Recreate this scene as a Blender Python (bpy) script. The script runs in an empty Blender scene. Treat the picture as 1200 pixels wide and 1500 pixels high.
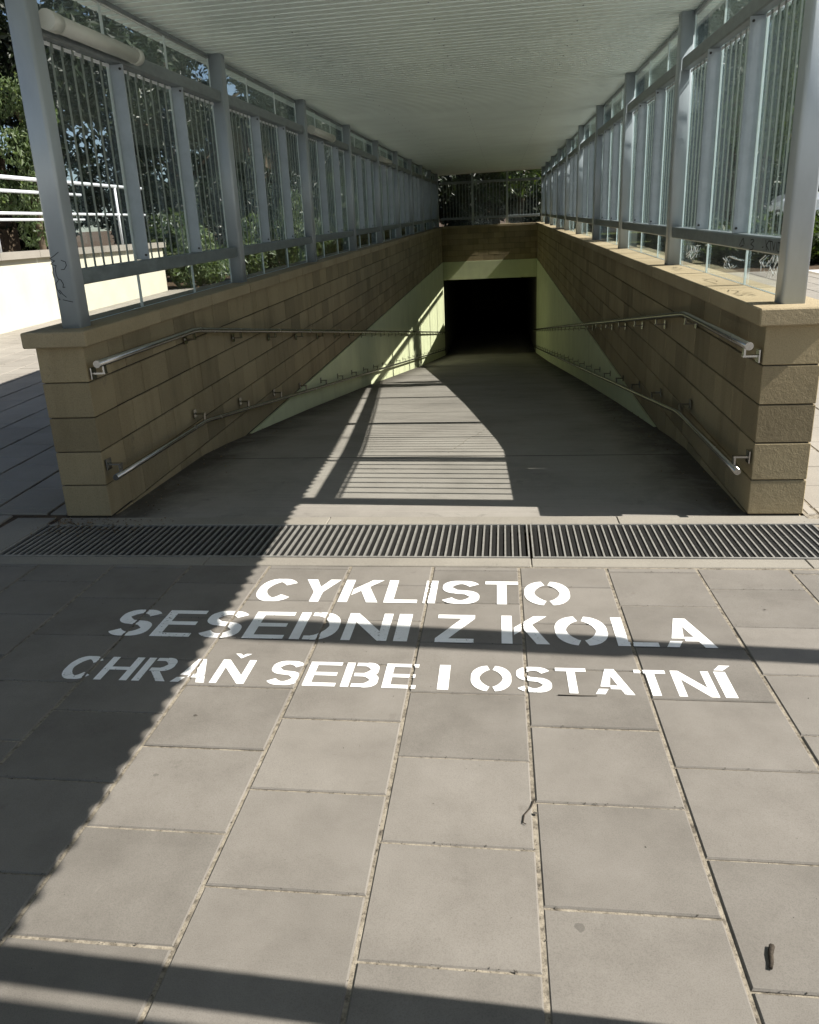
import bpy, bmesh, math, random
from mathutils import Vector, Matrix
PI = math.pi
rnd = random.Random(7)
sc = bpy.context.scene
COL = sc.collection

# ------------------------------------------------------------------ measures
S = 0.044                      # fall of walls, rails and roof along the ramp
Y0 = 4.2                       # near end of the ramp walls
XL, XR = -2.34, 1.32           # inner wall faces
TH = 0.285                     # wall thickness
PXL, PXR = -2.45, 1.476        # post rows
YE = 32.0                      # end wall
CAPB, CAPT = 1.018, 1.105      # coping bottom / top at Y0
PY0, BAY = 4.37, 3.0           # first post, post spacing
EAL, EAR = -2.72, 1.70         # eaves
up = lambda y: S * (y - Y0)
gz = lambda y: 0.0 if y < 4.0 else 0.05 * (y - 4.0)
zc = lambda x, y: 3.017 + 0.0113 * (x + 0.49) + 0.0435 * (y - 4.5)
RAMP = [(4.02, 0.0), (5.75, -0.004), (6.3, -0.045), (9.2, -0.31), (12.8, -0.665), (23.2, -1.74), (33.0, -2.68), (60.0, -2.9)]
def rz(y):
    for (a, za), (b, zb) in zip(RAMP, RAMP[1:]):
        if y <= b: return za + (zb - za) * (y - a) / (b - a)
    return RAMP[-1][1]

# ------------------------------------------------------------------ materials
def newmat(name):
    m = bpy.data.materials.new(name); m.use_nodes = True
    nt = m.node_tree; b = nt.nodes['Principled BSDF']
    return m, nt, b
def N(nt, t, **kw):
    n = nt.nodes.new(t)
    for k, v in kw.items(): setattr(n, k, v)
    return n
def noise(nt, scale, detail=4, rough=.6, vec=None, dist=0):
    n = N(nt, 'ShaderNodeTexNoise'); n.inputs['Scale'].default_value = scale
    n.inputs['Detail'].default_value = detail; n.inputs['Roughness'].default_value = rough
    n.inputs['Distortion'].default_value = dist
    if vec is not None: nt.links.new(vec, n.inputs['Vector'])
    return n.outputs['Fac']
def ramp(nt, fac, stops):
    r = N(nt, 'ShaderNodeValToRGB'); e = r.color_ramp.elements
    while len(e) < len(stops): e.new(.5)
    for i, (p, c) in enumerate(stops):
        e[i].position = p; e[i].color = (*c, 1) if len(c) == 3 else c
    nt.links.new(fac, r.inputs['Fac']); return r.outputs['Color']
def mix(nt, fac, a, b, mode='MIX'):
    m = N(nt, 'ShaderNodeMix', data_type='RGBA', blend_type=mode)
    for s, v in ((m.inputs[0], fac), (m.inputs[6], a), (m.inputs[7], b)):
        if hasattr(v, 'links'): nt.links.new(v, s)
        elif isinstance(v, (int, float)): s.default_value = v
        else: s.default_value = (*v, 1)
    return m.outputs[2]
def math_(nt, op, a, b=None, clamp=False):
    m = N(nt, 'ShaderNodeMath', operation=op); m.use_clamp = clamp
    for i, v in enumerate((a, b)):
        if v is None: continue
        if hasattr(v, 'links'): nt.links.new(v, m.inputs[i])
        else: m.inputs[i].default_value = v
    return m.outputs[0]
def bump(nt, b, h, strength=.3, dist=.01):
    bp = N(nt, 'ShaderNodeBump'); bp.inputs['Strength'].default_value = strength; bp.inputs['Distance'].default_value = dist
    nt.links.new(h, bp.inputs['Height']); nt.links.new(bp.outputs['Normal'], b.inputs['Normal'])
def pos(nt): return N(nt, 'ShaderNodeNewGeometry').outputs['Position']
def scaled(nt, v, s):
    m = N(nt, 'ShaderNodeMapping'); m.inputs['Scale'].default_value = s
    nt.links.new(v, m.inputs['Vector']); return m.outputs['Vector']
def island(nt): return N(nt, 'ShaderNodeNewGeometry').outputs['Random Per Island']

def mat_stone(name, base, dark, light, var=.5, fine=180, bumps=.5, stain=None, rough=.9, big=1.3, streak=False, spots=False):
    """mineral surface: per-block tone, cloudy patches, grain, stains"""
    m, nt, b = newmat(name); p = pos(nt)
    c = ramp(nt, noise(nt, big, 5, .65, p), [(.28, dark), (.52, base), (.75, light)])
    isl = island(nt)
    c = mix(nt, var, c, ramp(nt, isl, [(0, tuple(x * .62 for x in base)), (.35, base), (.7, tuple(x * 1.06 for x in base)), (1, tuple(min(1, x * 1.34) for x in base))]))
    g = noise(nt, fine, 3, .7, p)
    c = mix(nt, .55, c, ramp(nt, g, [(.3, (.55, .55, .55)), (.55, (1, 1, 1)), (.8, (1.0, 1.0, 1.0))]), 'MULTIPLY')
    if streak:
        st = noise(nt, 1, 4, .6, scaled(nt, p, (5, 5, .7)))
        c = mix(nt, .38, c, ramp(nt, st, [(.3, (.5, .47, .42)), (.5, (.95, .95, .95)), (.72, (1, 1, 1))]), 'MULTIPLY')
    if stain:
        s = noise(nt, stain[0], 6, .72, p, .4)
        c = mix(nt, ramp(nt, s, [(stain[1], (0, 0, 0)), (stain[1] + .12, (1, 1, 1))]), c, stain[2])
    if spots:      # chewing gum, drips and scuffs
        v = N(nt, 'ShaderNodeTexVoronoi'); v.inputs['Scale'].default_value = 4.2; v.inputs['Randomness'].default_value = 1
        wv = N(nt, 'ShaderNodeVectorMath', operation='ADD'); nz = N(nt, 'ShaderNodeTexNoise'); nz.inputs['Scale'].default_value = 30; nt.links.new(p, nz.inputs['Vector'])
        sc_ = N(nt, 'ShaderNodeVectorMath', operation='SCALE'); nt.links.new(nz.outputs['Color'], sc_.inputs[0]); sc_.inputs['Scale'].default_value = .022
        nt.links.new(p, wv.inputs[0]); nt.links.new(sc_.outputs[0], wv.inputs[1]); nt.links.new(wv.outputs[0], v.inputs['Vector'])
        sx = N(nt, 'ShaderNodeSeparateColor'); nt.links.new(v.outputs['Color'], sx.inputs[0])
        rad = math_(nt, 'MULTIPLY', math_(nt, 'POWER', sx.outputs[0], 2.2), .095)
        hit = math_(nt, 'MULTIPLY', math_(nt, 'LESS_THAN', v.outputs['Distance'], rad), math_(nt, 'MULTIPLY', sx.outputs[1], .6))
        c = mix(nt, hit, c, tuple(x * .38 for x in base))
        sc2 = noise(nt, 1, 6, .78, scaled(nt, p, (9, 3, 1)), 1.2)
        c = mix(nt, ramp(nt, sc2, [(.66, (0, 0, 0)), (.78, (.45, .45, .45))]), c, tuple(min(1, x * 1.3) for x in base))
        d2 = noise(nt, 42, 5, .75, p)
        c = mix(nt, ramp(nt, d2, [(.69, (0, 0, 0)), (.73, (.75, .75, .75))]), c, tuple(x * .35 for x in base))
    nt.links.new(c, b.inputs['Base Color']); b.inputs['Roughness'].default_value = rough
    b.inputs['Specular IOR Level'].default_value = .25
    h = math_(nt, 'ADD', math_(nt, 'MULTIPLY', g, .35), noise(nt, fine * .22, 4, .7, p))
    bump(nt, b, h, bumps, .006)
    return m

M = {}
M['block'] = mat_stone('split_face_block', (.32, .256, .152), (.215, .17, .10), (.385, .318, .195), .62, 150, .9, streak=True, stain=(2.2, .64, (.15, .125, .09)))
M['mortar'] = mat_stone('shaded_mortar', (.045, .038, .028), (.03, .026, .02), (.06, .05, .037), .1)  # darkened so the shade inside the joints sits in the colour
M['coping'] = mat_stone('coping_concrete', (.35, .285, .18), (.25, .20, .12), (.42, .35, .235), .3, 170, .8, stain=(3.1, .66, (.20, .16, .105)))
M['paving'] = mat_stone('paving_concrete', (.178, .163, .143), (.128, .116, .101), (.218, .201, .179), .34, 330, .14, stain=(4.5, .63, (.122, .110, .095)), rough=.8, big=3.6, spots=True)
M['paving_light'] = mat_stone('pale_paving', (.285, .262, .225), (.235, .215, .183), (.335, .308, .265), .2, 260, .2, stain=(5.5, .745, (.25, .22, .18)))
M['joint'] = mat_stone('joint_sand', (.235, .205, .16), (.05, .042, .033), (.32, .285, .225), .0, 120, 1.0, big=30)
M['concrete'] = mat_stone('plain_concrete', (.25, .23, .195), (.20, .183, .155), (.29, .27, .23), .1, 220, .3, stain=(4, .70, (.15, .13, .10)))
M['asphalt'] = mat_stone('asphalt', (.06, .06, .06), (.045, .045, .045), (.075, .075, .075), 0, 120, .6)
M['soil'] = mat_stone('leafy_soil', (.075, .05, .03), (.03, .022, .015), (.17, .11, .06), 0, 60, 1.0, big=8)

def mat_ramp():
    m, nt, b = newmat('ramp_concrete'); p = pos(nt)
    c = ramp(nt, noise(nt, 1.1, 6, .68, p), [(.25, (.19, .176, .155)), (.5, (.262, .242, .213)), (.75, (.305, .285, .252))])
    g = noise(nt, 240, 3, .7, p)
    c = mix(nt, .5, c, ramp(nt, g, [(.3, (.6, .6, .6)), (.55, (1, 1, 1))]), 'MULTIPLY')
    # worn dirt along the wall feet
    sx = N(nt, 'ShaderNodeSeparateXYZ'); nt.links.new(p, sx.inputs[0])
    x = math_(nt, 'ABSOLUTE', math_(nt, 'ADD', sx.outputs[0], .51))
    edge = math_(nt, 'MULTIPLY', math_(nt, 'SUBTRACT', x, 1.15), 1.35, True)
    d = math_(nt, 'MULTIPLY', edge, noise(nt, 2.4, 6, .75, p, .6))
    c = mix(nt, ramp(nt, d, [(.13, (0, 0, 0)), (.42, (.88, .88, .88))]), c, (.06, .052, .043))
    c = mix(nt, ramp(nt, noise(nt, 3.2, 7, .78, p, .8), [(.58, (0, 0, 0)), (.68, (.5, .5, .5))]), c, (.11, .10, .085))
    # brushed cross grooves
    w = noise(nt, 1, 2, .5, scaled(nt, p, (1.2, 55, 1)))
    c = mix(nt, .28, c, ramp(nt, w, [(.35, (.7, .7, .7)), (.6, (1, 1, 1))]), 'MULTIPLY')
    nt.links.new(c, b.inputs['Base Color']); b.inputs['Roughness'].default_value = .85
    b.inputs['Specular IOR Level'].default_value = .25
    bump(nt, b, math_(nt, 'ADD', math_(nt, 'MULTIPLY', w, .6), g), .3, .004)
    return m
M['ramp'] = mat_ramp()

def mat_plaster(name, base, dirt, streaks=.5):
    m, nt, b = newmat(name); p = pos(nt)
    c = ramp(nt, noise(nt, 1.7, 5, .6, p), [(.25, tuple(x * .86 for x in base)), (.6, base)])
    st = noise(nt, 1, 5, .65, scaled(nt, p, (6, 4.5, .45)))
    c = mix(nt, ramp(nt, st, [(.55, (0, 0, 0)), (.8, (streaks,) * 3)]), c, dirt)
    s = noise(nt, 7, 6, .75, p)
    c = mix(nt, ramp(nt, s, [(.66, (0, 0, 0)), (.74, (.6, .6, .6))]), c, dirt)
    nt.links.new(c, b.inputs['Base Color']); b.inputs['Roughness'].default_value = .75
    b.inputs['Specular IOR Level'].default_value = .3
    bump(nt, b, noise(nt, 160, 3, .6, p), .25, .004)
    return m
M['green'] = mat_plaster('pale_green_plaster', (.61, .645, .41), (.30, .31, .18))
M['white_wall'] = mat_plaster('cream_plaster', (.56, .54, .43), (.40, .37, .28), .25)
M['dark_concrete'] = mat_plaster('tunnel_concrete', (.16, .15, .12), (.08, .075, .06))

def mat_metal(name, base, rough, metallic, mott=.25, scale=14, spec=.5, stretch=(1, 1, 1), bmp=.06):
    m, nt, b = newmat(name); p = scaled(nt, pos(nt), stretch)
    n = noise(nt, scale, 5, .65, p)
    c = mix(nt, mott, base, ramp(nt, n, [(.3, tuple(x * .45 for x in base)), (.6, base), (.8, tuple(min(1, x * 1.3) for x in base))]))
    nt.links.new(c, b.inputs['Base Color']); b.inputs['Metallic'].default_value = metallic
    nt.links.new(ramp(nt, n, [(.2, (rough * .8,) * 3), (.8, (min(1, rough * 1.25),) * 3)]), b.inputs['Roughness'])
    b.inputs['Specular IOR Level'].default_value = spec
    if bmp: bump(nt, b, noise(nt, scale * 9, 2, .5, p), bmp, .002)
    return m
M['post'] = mat_metal('grey_paint', (.40, .45, .49), .42, .25, .25, 6, stretch=(1, 1, .3))
M['galv'] = mat_metal('galvanised_steel', (.25, .285, .30), .45, .45, .6, 16, stretch=(1, .5, 1))
M['fin'] = mat_metal('pale_grey_paint', (.36, .41, .45), .45, .2, .3, 9)
M['steel'] = mat_metal('stainless_steel', (.36, .35, .33), .24, 1.0, .12, 5, bmp=0)
M['dark_metal'] = mat_metal('dark_steel', (.05, .05, .05), .5, .5)
M['grate'] = mat_metal('grating_steel', (.30, .29, .265), .5, .35, .4, 30)
M['tread'] = mat_metal('tread_steel', (.032, .031, .029), .6, .3, .5, 40)
M['white_metal'] = mat_metal('white_paint', (.74, .77, .80), .35, 0, .12, 8)
M['lamp_body'] = mat_metal('lamp_plastic', (.55, .57, .53), .4, 0, .15, 6)
M['black'] = mat_metal('black_marker', (.012, .012, .016), .6, 0, 0)
M['rubber'] = mat_metal('black_rubber', (.015, .015, .015), .6, 0, 0)
M['bark'] = mat_stone('bark', (.10, .075, .05), (.05, .038, .026), (.16, .13, .09), 0, 40, 1.0, big=6)
M['gum'] = mat_stone('trodden_dirt', (.075, .066, .055), (.03, .026, .021), (.12, .108, .092), .5, 200, .3, big=9)
M['twig'] = mat_stone('dark_twig', (.05, .04, .03), (.02, .016, .012), (.09, .07, .05), 0, 200, .8, big=20)

def mat_ceiling():
    m, nt, b = newmat('ceiling_sheet'); p = pos(nt)
    n = noise(nt, 1.3, 4, .6, p)
    c = mix(nt, 1.0, (.77, .88, .85), ramp(nt, n, [(.3, (.9, .9, .9)), (.65, (1, 1, 1))]), 'MULTIPLY')
    nt.links.new(c, b.inputs['Base Color']); b.inputs['Roughness'].default_value = .38
    b.inputs['Specular IOR Level'].default_value = .5
    return m
M['ceiling'] = mat_ceiling()

def mat_glass():
    m, nt, b = newmat('clear_glass'); nt.nodes.remove(b)
    out = nt.nodes['Material Output']
    tr = N(nt, 'ShaderNodeBsdfTransparent'); tr.inputs[0].default_value = (.975, .987, .983, 1)
    gl = N(nt, 'ShaderNodeBsdfGlossy'); gl.inputs['Roughness'].default_value = .02; gl.inputs[0].default_value = (.8, .9, .92, 1)
    d0 = N(nt, 'ShaderNodeBsdfDiffuse'); d0.inputs[0].default_value = (.5, .55, .55, 1)
    d1 = N(nt, 'ShaderNodeBsdfTranslucent'); d1.inputs[0].default_value = (.5, .58, .6, 1)
    df = N(nt, 'ShaderNodeMixShader'); nt.links.new(d0.outputs[0], df.inputs[1]); nt.links.new(d1.outputs[0], df.inputs[2])
    ge = N(nt, 'ShaderNodeNewGeometry'); dt = N(nt, 'ShaderNodeVectorMath', operation='DOT_PRODUCT')
    nt.links.new(ge.outputs['Normal'], dt.inputs[0]); nt.links.new(ge.outputs['Incoming'], dt.inputs[1])
    sch = math_(nt, 'ADD', math_(nt, 'MULTIPLY', math_(nt, 'POWER', math_(nt, 'SUBTRACT', 1.0, math_(nt, 'ABSOLUTE', dt.outputs['Value'])), 5), .9), .035, True)
    m1 = N(nt, 'ShaderNodeMixShader'); nt.links.new(sch, m1.inputs[0]); nt.links.new(tr.outputs[0], m1.inputs[1]); nt.links.new(gl.outputs[0], m1.inputs[2])
    d = noise(nt, 2, 4, .6, scaled(nt, pos(nt), (1, 1.2, .3)))
    f = ramp(nt, d, [(.4, (.004,) * 3), (.8, (.016,) * 3)])
    m2 = N(nt, 'ShaderNodeMixShader'); nt.links.new(f, m2.inputs[0]); nt.links.new(m1.outputs[0], m2.inputs[1]); nt.links.new(df.outputs[0], m2.inputs[2])
    nt.links.new(m2.outputs[0], out.inputs[0]); return m
M['glass'] = mat_glass()

def mat_thin(name, col, trans, t=.5, spec=.45):
    """thin sheet that lets light through: leaves, glass edge seals"""
    m, nt, b = newmat(name); out = nt.nodes['Material Output']
    if isinstance(col, list):
        c = ramp(nt, island(nt), col)
        c2 = mix(nt, 1.0, c, trans, 'MULTIPLY')
        nt.links.new(c, b.inputs['Base Color'])
    else:
        b.inputs['Base Color'].default_value = (*col, 1); c2 = None
    b.inputs['Roughness'].default_value = .42; b.inputs['Specular IOR Level'].default_value = spec
    tl = N(nt, 'ShaderNodeBsdfTranslucent')
    if c2 is not None: nt.links.new(c2, tl.inputs[0])
    else: tl.inputs[0].default_value = (*trans, 1)
    ms = N(nt, 'ShaderNodeMixShader'); ms.inputs[0].default_value = t
    nt.links.new(b.outputs[0], ms.inputs[1]); nt.links.new(tl.outputs[0], ms.inputs[2]); nt.links.new(ms.outputs[0], out.inputs[0])
    return m
M['strip'] = mat_thin('strip_film', (.34, .38, .35), (.42, .48, .46), .45)
M['seal'] = mat_thin('glass_edge', (.74, .80, .80), (.72, .80, .80), .45)
M['leaf_dark'] = mat_thin('shaded_leaves', [(0, (.006, .011, .005)), (.5, (.013, .021, .009)), (1, (.026, .036, .016))], (1.5, 1.7, .7), .12, .3)  # near-black leaf colour, with the shade of the trees put in
M['leaf_mid'] = mat_thin('green_leaves', [(0, (.022, .038, .012)), (.5, (.04, .062, .02)), (1, (.075, .10, .032))], (1.7, 1.9, .7), .4)
M['leaf_pale'] = mat_thin('pale_leaves', [(0, (.06, .095, .04)), (.5, (.10, .14, .06)), (1, (.16, .20, .10))], (1.6, 1.7, .8), .35)
M['leaf_dry'] = mat_thin('dry_leaves', [(0, (.05, .03, .015)), (.5, (.13, .08, .035)), (1, (.25, .17, .08))], (1, 1, 1), .1)
M['grass'] = mat_stone('mown_grass', (.10, .12, .035), (.06, .08, .02), (.17, .17, .06), 0, 80, 1.0, big=3)

def mat_paint():
    """stencilled road paint, worn through over the joints and in specks"""
    m, nt, b = newmat('white_stencil_paint'); p = pos(nt)
    b.inputs['Base Color'].default_value = (.86, .86, .85, 1); b.inputs['Roughness'].default_value = .6
    c = ramp(nt, noise(nt, 9, 5, .7, p), [(.3, (.76, .75, .73)), (.6, (.88, .88, .87))])
    nt.links.new(c, b.inputs['Base Color'])
    out = nt.nodes['Material Output']; tr = N(nt, 'ShaderNodeBsdfTransparent')
    sx = N(nt, 'ShaderNodeSeparateXYZ'); nt.links.new(p, sx.inputs[0])
    u = math_(nt, 'SUBTRACT', sx.outputs[0], math_(nt, 'MULTIPLY', math_(nt, 'SUBTRACT', sx.outputs[1], 3.0), -.006))
    u = math_(nt, 'MODULO', math_(nt, 'ADD', math_(nt, 'SUBTRACT', u, -1.1455), .406 * 20 + .203), .406)
    dj = math_(nt, 'ABSOLUTE', math_(nt, 'SUBTRACT', u, .203))
    dj = math_(nt, 'ADD', dj, math_(nt, 'MULTIPLY', math_(nt, 'SUBTRACT', noise(nt, 60, 3, .6, p), .5), .016))
    j = math_(nt, 'LESS_THAN', dj, .0055)
    sp = math_(nt, 'GREATER_THAN', math_(nt, 'ADD', math_(nt, 'MULTIPLY', noise(nt, 80, 4, .75, p), .7), math_(nt, 'MULTIPLY', noise(nt, 6, 3, .6, p), .3)), .615)
    a = math_(nt, 'MAXIMUM', j, sp)
    ms = N(nt, 'ShaderNodeMixShader'); nt.links.new(a, ms.inputs[0])
    nt.links.new(b.outputs[0], ms.inputs[1]); nt.links.new(tr.outputs[0], ms.inputs[2]); nt.links.new(ms.outputs[0], out.inputs[0])
    return m
M['paint'] = mat_paint()
M['white_marker'] = mat_metal('white_marker', (.75, .78, .78), .6, 0, 0)
M['car_silver'] = mat_metal('silver_car_paint', (.55, .57, .60), .25, .5, .05)
M['car_blue'] = mat_metal('blue_car_paint', (.10, .20, .42), .25, .3, .05)
M['car_glass'] = mat_metal('car_window', (.02, .025, .03), .08, 0, 0)
M['facade'] = mat_plaster('grey_facade', (.16, .16, .15), (.09, .09, .08))

# ------------------------------------------------------------------ mesh helpers
class MB:
    def __init__(s): s.bm = bmesh.new()
    def quad(s, a, b, c, d):
        s.bm.faces.new([s.bm.verts.new(p) for p in (a, b, c, d)])
    def poly(s, pts):
        s.bm.faces.new([s.bm.verts.new(p) for p in pts])
    def box(s, x0, x1, y0, y1, z0, z1, f=None, bev=0, jit=0):
        """box whose z gets f(x, y) added at each corner"""
        f = f or (lambda x, y: 0)
        v = [s.bm.verts.new((x + rnd.uniform(-jit, jit), y + rnd.uniform(-jit, jit), z + f(x, y))) for z in (z0, z1) for x, y in ((x0, y0), (x1, y0), (x1, y1), (x0, y1))]
        fs = [s.bm.faces.new([v[i] for i in q]) for q in ((3, 2, 1, 0), (4, 5, 6, 7), (0, 1, 5, 4), (1, 2, 6, 5), (2, 3, 7, 6), (3, 0, 4, 7))]
        if bev: bmesh.ops.bevel(s.bm, geom=list({e for q in fs for e in q.edges}), offset=bev, segments=1, affect='EDGES', clamp_overlap=True)
    def tube(s, pts, r, n=12, cap=True, r2=None):
        pts = [Vector(p) for p in pts]; rings = []
        L = len(pts)
        for i, p in enumerate(pts):
            d = (pts[min(i + 1, L - 1)] - pts[max(i - 1, 0)]).normalized()
            a = d.orthogonal().normalized() if abs(d.z) > .95 else d.cross(Vector((0, 0, 1))).normalized()
            b = d.cross(a).normalized()
            rr = r if r2 is None else r + (r2 - r) * i / max(1, L - 1)
            rings.append([s.bm.verts.new(p + (a * math.cos(t) + b * math.sin(t)) * rr) for t in (2 * PI * k / n for k in range(n))])
        for A, B in zip(rings, rings[1:]):
            for k in range(n): s.bm.faces.new((A[k], A[(k + 1) % n], B[(k + 1) % n], B[k])).smooth = True
        if cap: s.bm.faces.new(rings[0][::-1]); s.bm.faces.new(rings[-1])
    def ribbon(s, pts, w, nrm, th=.0008):
        """thin raised stroke lying on a surface with normal nrm"""
        nrm = Vector(nrm); pts = [Vector(p) for p in pts]
        for a, b in zip(pts, pts[1:]):
            d = (b - a)
            if d.length < 1e-5: continue
            d.normalize(); sd = d.cross(nrm).normalized() * w * .5; a2 = a - d * w * .3; b2 = b + d * w * .3
            lo = [a2 - sd, b2 - sd, b2 + sd, a2 + sd]; hi = [q + nrm * th for q in lo]
            v = [s.bm.verts.new(q) for q in lo + hi]
            for q in ((4, 5, 6, 7), (0, 1, 5, 4), (1, 2, 6, 5), (2, 3, 7, 6), (3, 0, 4, 7)): s.bm.faces.new([v[i] for i in q])
    def rbox(s, cx, cy, wx, wy, z0, z1, r=.018, n=4, f=None, slope_top=None):
        """upright square tube with rounded corners"""
        ring = []
        for qx, qy, a0 in ((1, 1, 0), (-1, 1, 90), (-1, -1, 180), (1, -1, 270)):
            for k in range(n + 1):
                a = math.radians(a0 + 90 * k / n)
                ring.append((cx + qx * (wx / 2 - r) + r * math.cos(a), cy + qy * (wy / 2 - r) + r * math.sin(a)))
        lo = [s.bm.verts.new((x, y, z0 + (f(x, y) if f else 0))) for x, y in ring]
        hi = [s.bm.verts.new((x, y, z1 + (slope_top(x, y) if slope_top else 0))) for x, y in ring]
        for k in range(len(ring)):
            j = (k + 1) % len(ring); s.bm.faces.new((lo[k], lo[j], hi[j], hi[k])).smooth = True
        s.bm.faces.new(hi); s.bm.faces.new(lo[::-1])
    def build(s, name, mat, parent=None, smooth_angle=None, recalc=True):
        if recalc: bmesh.ops.recalc_face_normals(s.bm, faces=s.bm.faces)
        me = bpy.data.meshes.new(name); s.bm.to_mesh(me); s.bm.free()
        if isinstance(mat, (list, tuple)):
            for m in mat: me.materials.append(m)
        else: me.materials.append(mat)
        o = bpy.data.objects.new(name, me); COL.objects.link(o)
        if parent: o.parent = parent
        return o
def tag(o, label=None, cat=None, group=None, kind=None):
    if label: o['label'] = label
    if cat: o['category'] = cat
    if group: o['group'] = group
    if kind: o['kind'] = kind
    return o
def thing(name, label, cat, loc=(0, 0, 0), group=None):
    o = bpy.data.objects.new(name, None); COL.objects.link(o); o.location = loc; o.empty_display_size = .2
    return tag(o, label, cat, group)
def copy_tree(o, parent=None):
    c = o.copy(); COL.objects.link(c)
    if parent: c.parent = parent
    for ch in list(o.children): copy_tree(ch, c)
    return c
def struct(name, mb, mat): return tag(mb.build(name, mat), kind='structure')

# ------------------------------------------------------------------ ground
mb = MB()
B = 170
mb.quad((-B, -60, -.03), (B, -60, -.03), (B, 3.5, -.03), (-B, 3.5, -.03))
for x0, x1 in ((-B, XL - TH + .06), (XR + TH - .06, B)):
    mb.quad((x0, 3.5, -.03), (x1, 3.5, -.03), (x1, 4.0, -.03), (x0, 4.0, -.03))
    mb.quad((x0, 4.0, -.03), (x1, 4.0, -.03), (x1, YE + .15, gz(YE + .15) - .03), (x0, YE + .15, gz(YE + .15) - .03))
mb.quad((-B, YE + .15, gz(YE + .15) - .03), (B, YE + .15, gz(YE + .15) - .03), (B, 200, gz(200) - .03), (-B, 200, gz(200) - .03))
struct('ground', mb, M['soil'])

# paving slabs -----------------------------------------------------------------
SW, SL, X00, YJ, ROT = .406, .3602, -1.1455, 2.3335, -.006
def slabs(x0, x1, y0, y1, f, gapx=.011, gapy=.006, skip=None):
    mb = MB()
    i0, i1 = int(math.floor((x0 - X00) / SW)), int(math.ceil((x1 - X00) / SW))
    for i in range(i0, i1):
        off = 0 if i % 2 == 0 else .5
        k0, k1 = int(math.floor((y0 - YJ) / SL)) - 1, int(math.ceil((y1 - YJ) / SL)) + 1
        for k in range(k0, k1):
            ya, yb = YJ + (k - off) * SL, YJ + (k - off + 1) * SL
            ya, yb = max(ya, y0), min(yb, y1)
            xa, xb = max(X00 + i * SW, x0), min(X00 + (i + 1) * SW, x1)
            if yb - ya < .03 or xb - xa < .03: continue
            if skip and skip((xa + xb) / 2, (ya + yb) / 2): continue
            gx, gy = gapx / 2 * rnd.uniform(.75, 1.25), gapy / 2 * rnd.uniform(.5, 1.5)
            h = rnd.uniform(-.0012, .0012); tx, ty = rnd.uniform(-.004, .004), rnd.uniform(-.004, .004)
            cx, cy = (xa + xb) / 2, (ya + yb) / 2
            def P(x, y, z):
                return (x + ROT * (y - 3), y - .0094 * (x if abs(x) < 6 else 6 * (1 if x > 0 else -1)) * 1.0, f(y) + z + h + tx * (x - cx) + ty * (y - cy))
            b = .004
            A = [(xa + gx, ya + gy), (xb - gx, ya + gy), (xb - gx, yb - gy), (xa + gx, yb - gy)]
            I = [(xa + gx + b, ya + gy + b), (xb - gx - b, ya + gy + b), (xb - gx - b, yb - gy - b), (xa + gx + b, yb - gy - b)]
            lo = [mb.bm.verts.new(P(x, y, -.02)) for x, y in A]; md = [mb.bm.verts.new(P(x, y, -.004)) for x, y in A]; hi = [mb.bm.verts.new(P(x, y, 0)) for x, y in I]
            mb.bm.faces.new(hi)
            for q in range(4):
                r = (q + 1) % 4
                mb.bm.faces.new((md[q], md[r], hi[r], hi[q])); mb.bm.faces.new((lo[q], lo[r], md[r], md[q]))
    return mb
mb = slabs(-5.5, 3.8, -1.2, 3.46, gz); struct('paving', mb, M['paving'])
outl = lambda x, y: False
mb = slabs(-8.35, XL - TH - .02, 4.22, 21.5, gz, .02, .010, skip=outl); struct('side_paving', mb, M['paving_light'])
mb = slabs(XR + TH + .03, 6.4, 4.22, 18.5, gz); struct('side_paving', mb, M['paving_light'])
mb = slabs(-8.35, -5.52, .5, 4.2, gz, .02, .01); struct('side_paving', mb, M['paving_light'])
mb = slabs(-5.48, -2.98, 3.48, 4.2, gz, .02, .01); struct('side_paving', mb, M['paving_light'])
mb = slabs(2.62, 6.4, 3.48, 4.2, gz); struct('side_paving', mb, M['paving_light'])
mb = MB()   # sand in the joints
mb.quad((-5.5, -1.3, -.0045), (6.5, -1.3, -.0045), (6.5, 3.50, -.0045), (-5.5, 3.50, -.0045))
mb.quad((2.62, 3.5, -.0045), (6.5, 3.5, -.0045), (6.5, 4.0, -.0045), (2.62, 4.0, -.0045))
x0 = XR + TH + .01; mb.quad((x0, 4.0, -.0045), (6.5, 4.0, -.0045), (6.5, 18.6, gz(18.6) - .0045), (x0, 18.6, gz(18.6) - .0045))
struct('paving_bed', mb, M['joint'])
mb = MB(); x1 = XL - TH - .01
mb.quad((-8.4, -1.3, -.012), (-5.5, -1.3, -.012), (-5.5, 3.5, -.012), (-8.4, 3.5, -.012)); mb.quad((-8.4, 3.5, -.012), (-2.98, 3.5, -.012), (-2.98, 4.0, -.012), (-8.4, 4.0, -.012))
mb.quad((-8.4, 4.0, -.012), (x1, 4.0, -.012), (x1, 21.5, gz(21.5) - .012), (-8.4, 21.5, gz(21.5) - .012))
struct('paving_bed', mb, M['soil'])
M['bounce_ground'] = mat_stone('pale_bounce_ground', (.60, .59, .56), (.54, .53, .5), (.65, .64, .61), .2)  # mostly unseen ground, made this pale to bounce light under the roof
mb = MB(); mb.quad((-40, -45, -.012), (40, -45, -.012), (40, -1.32, -.012), (-40, -1.32, -.012)); struct('bounce_plaza', mb, M['bounce_ground'])
mb = MB(); mb.quad((-40, -1.3, -.012), (-8.42, -1.3, -.012), (-8.42, 1.98, -.012), (-40, 1.98, -.012)); struct('bounce_plaza', mb, M['bounce_ground'])
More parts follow.
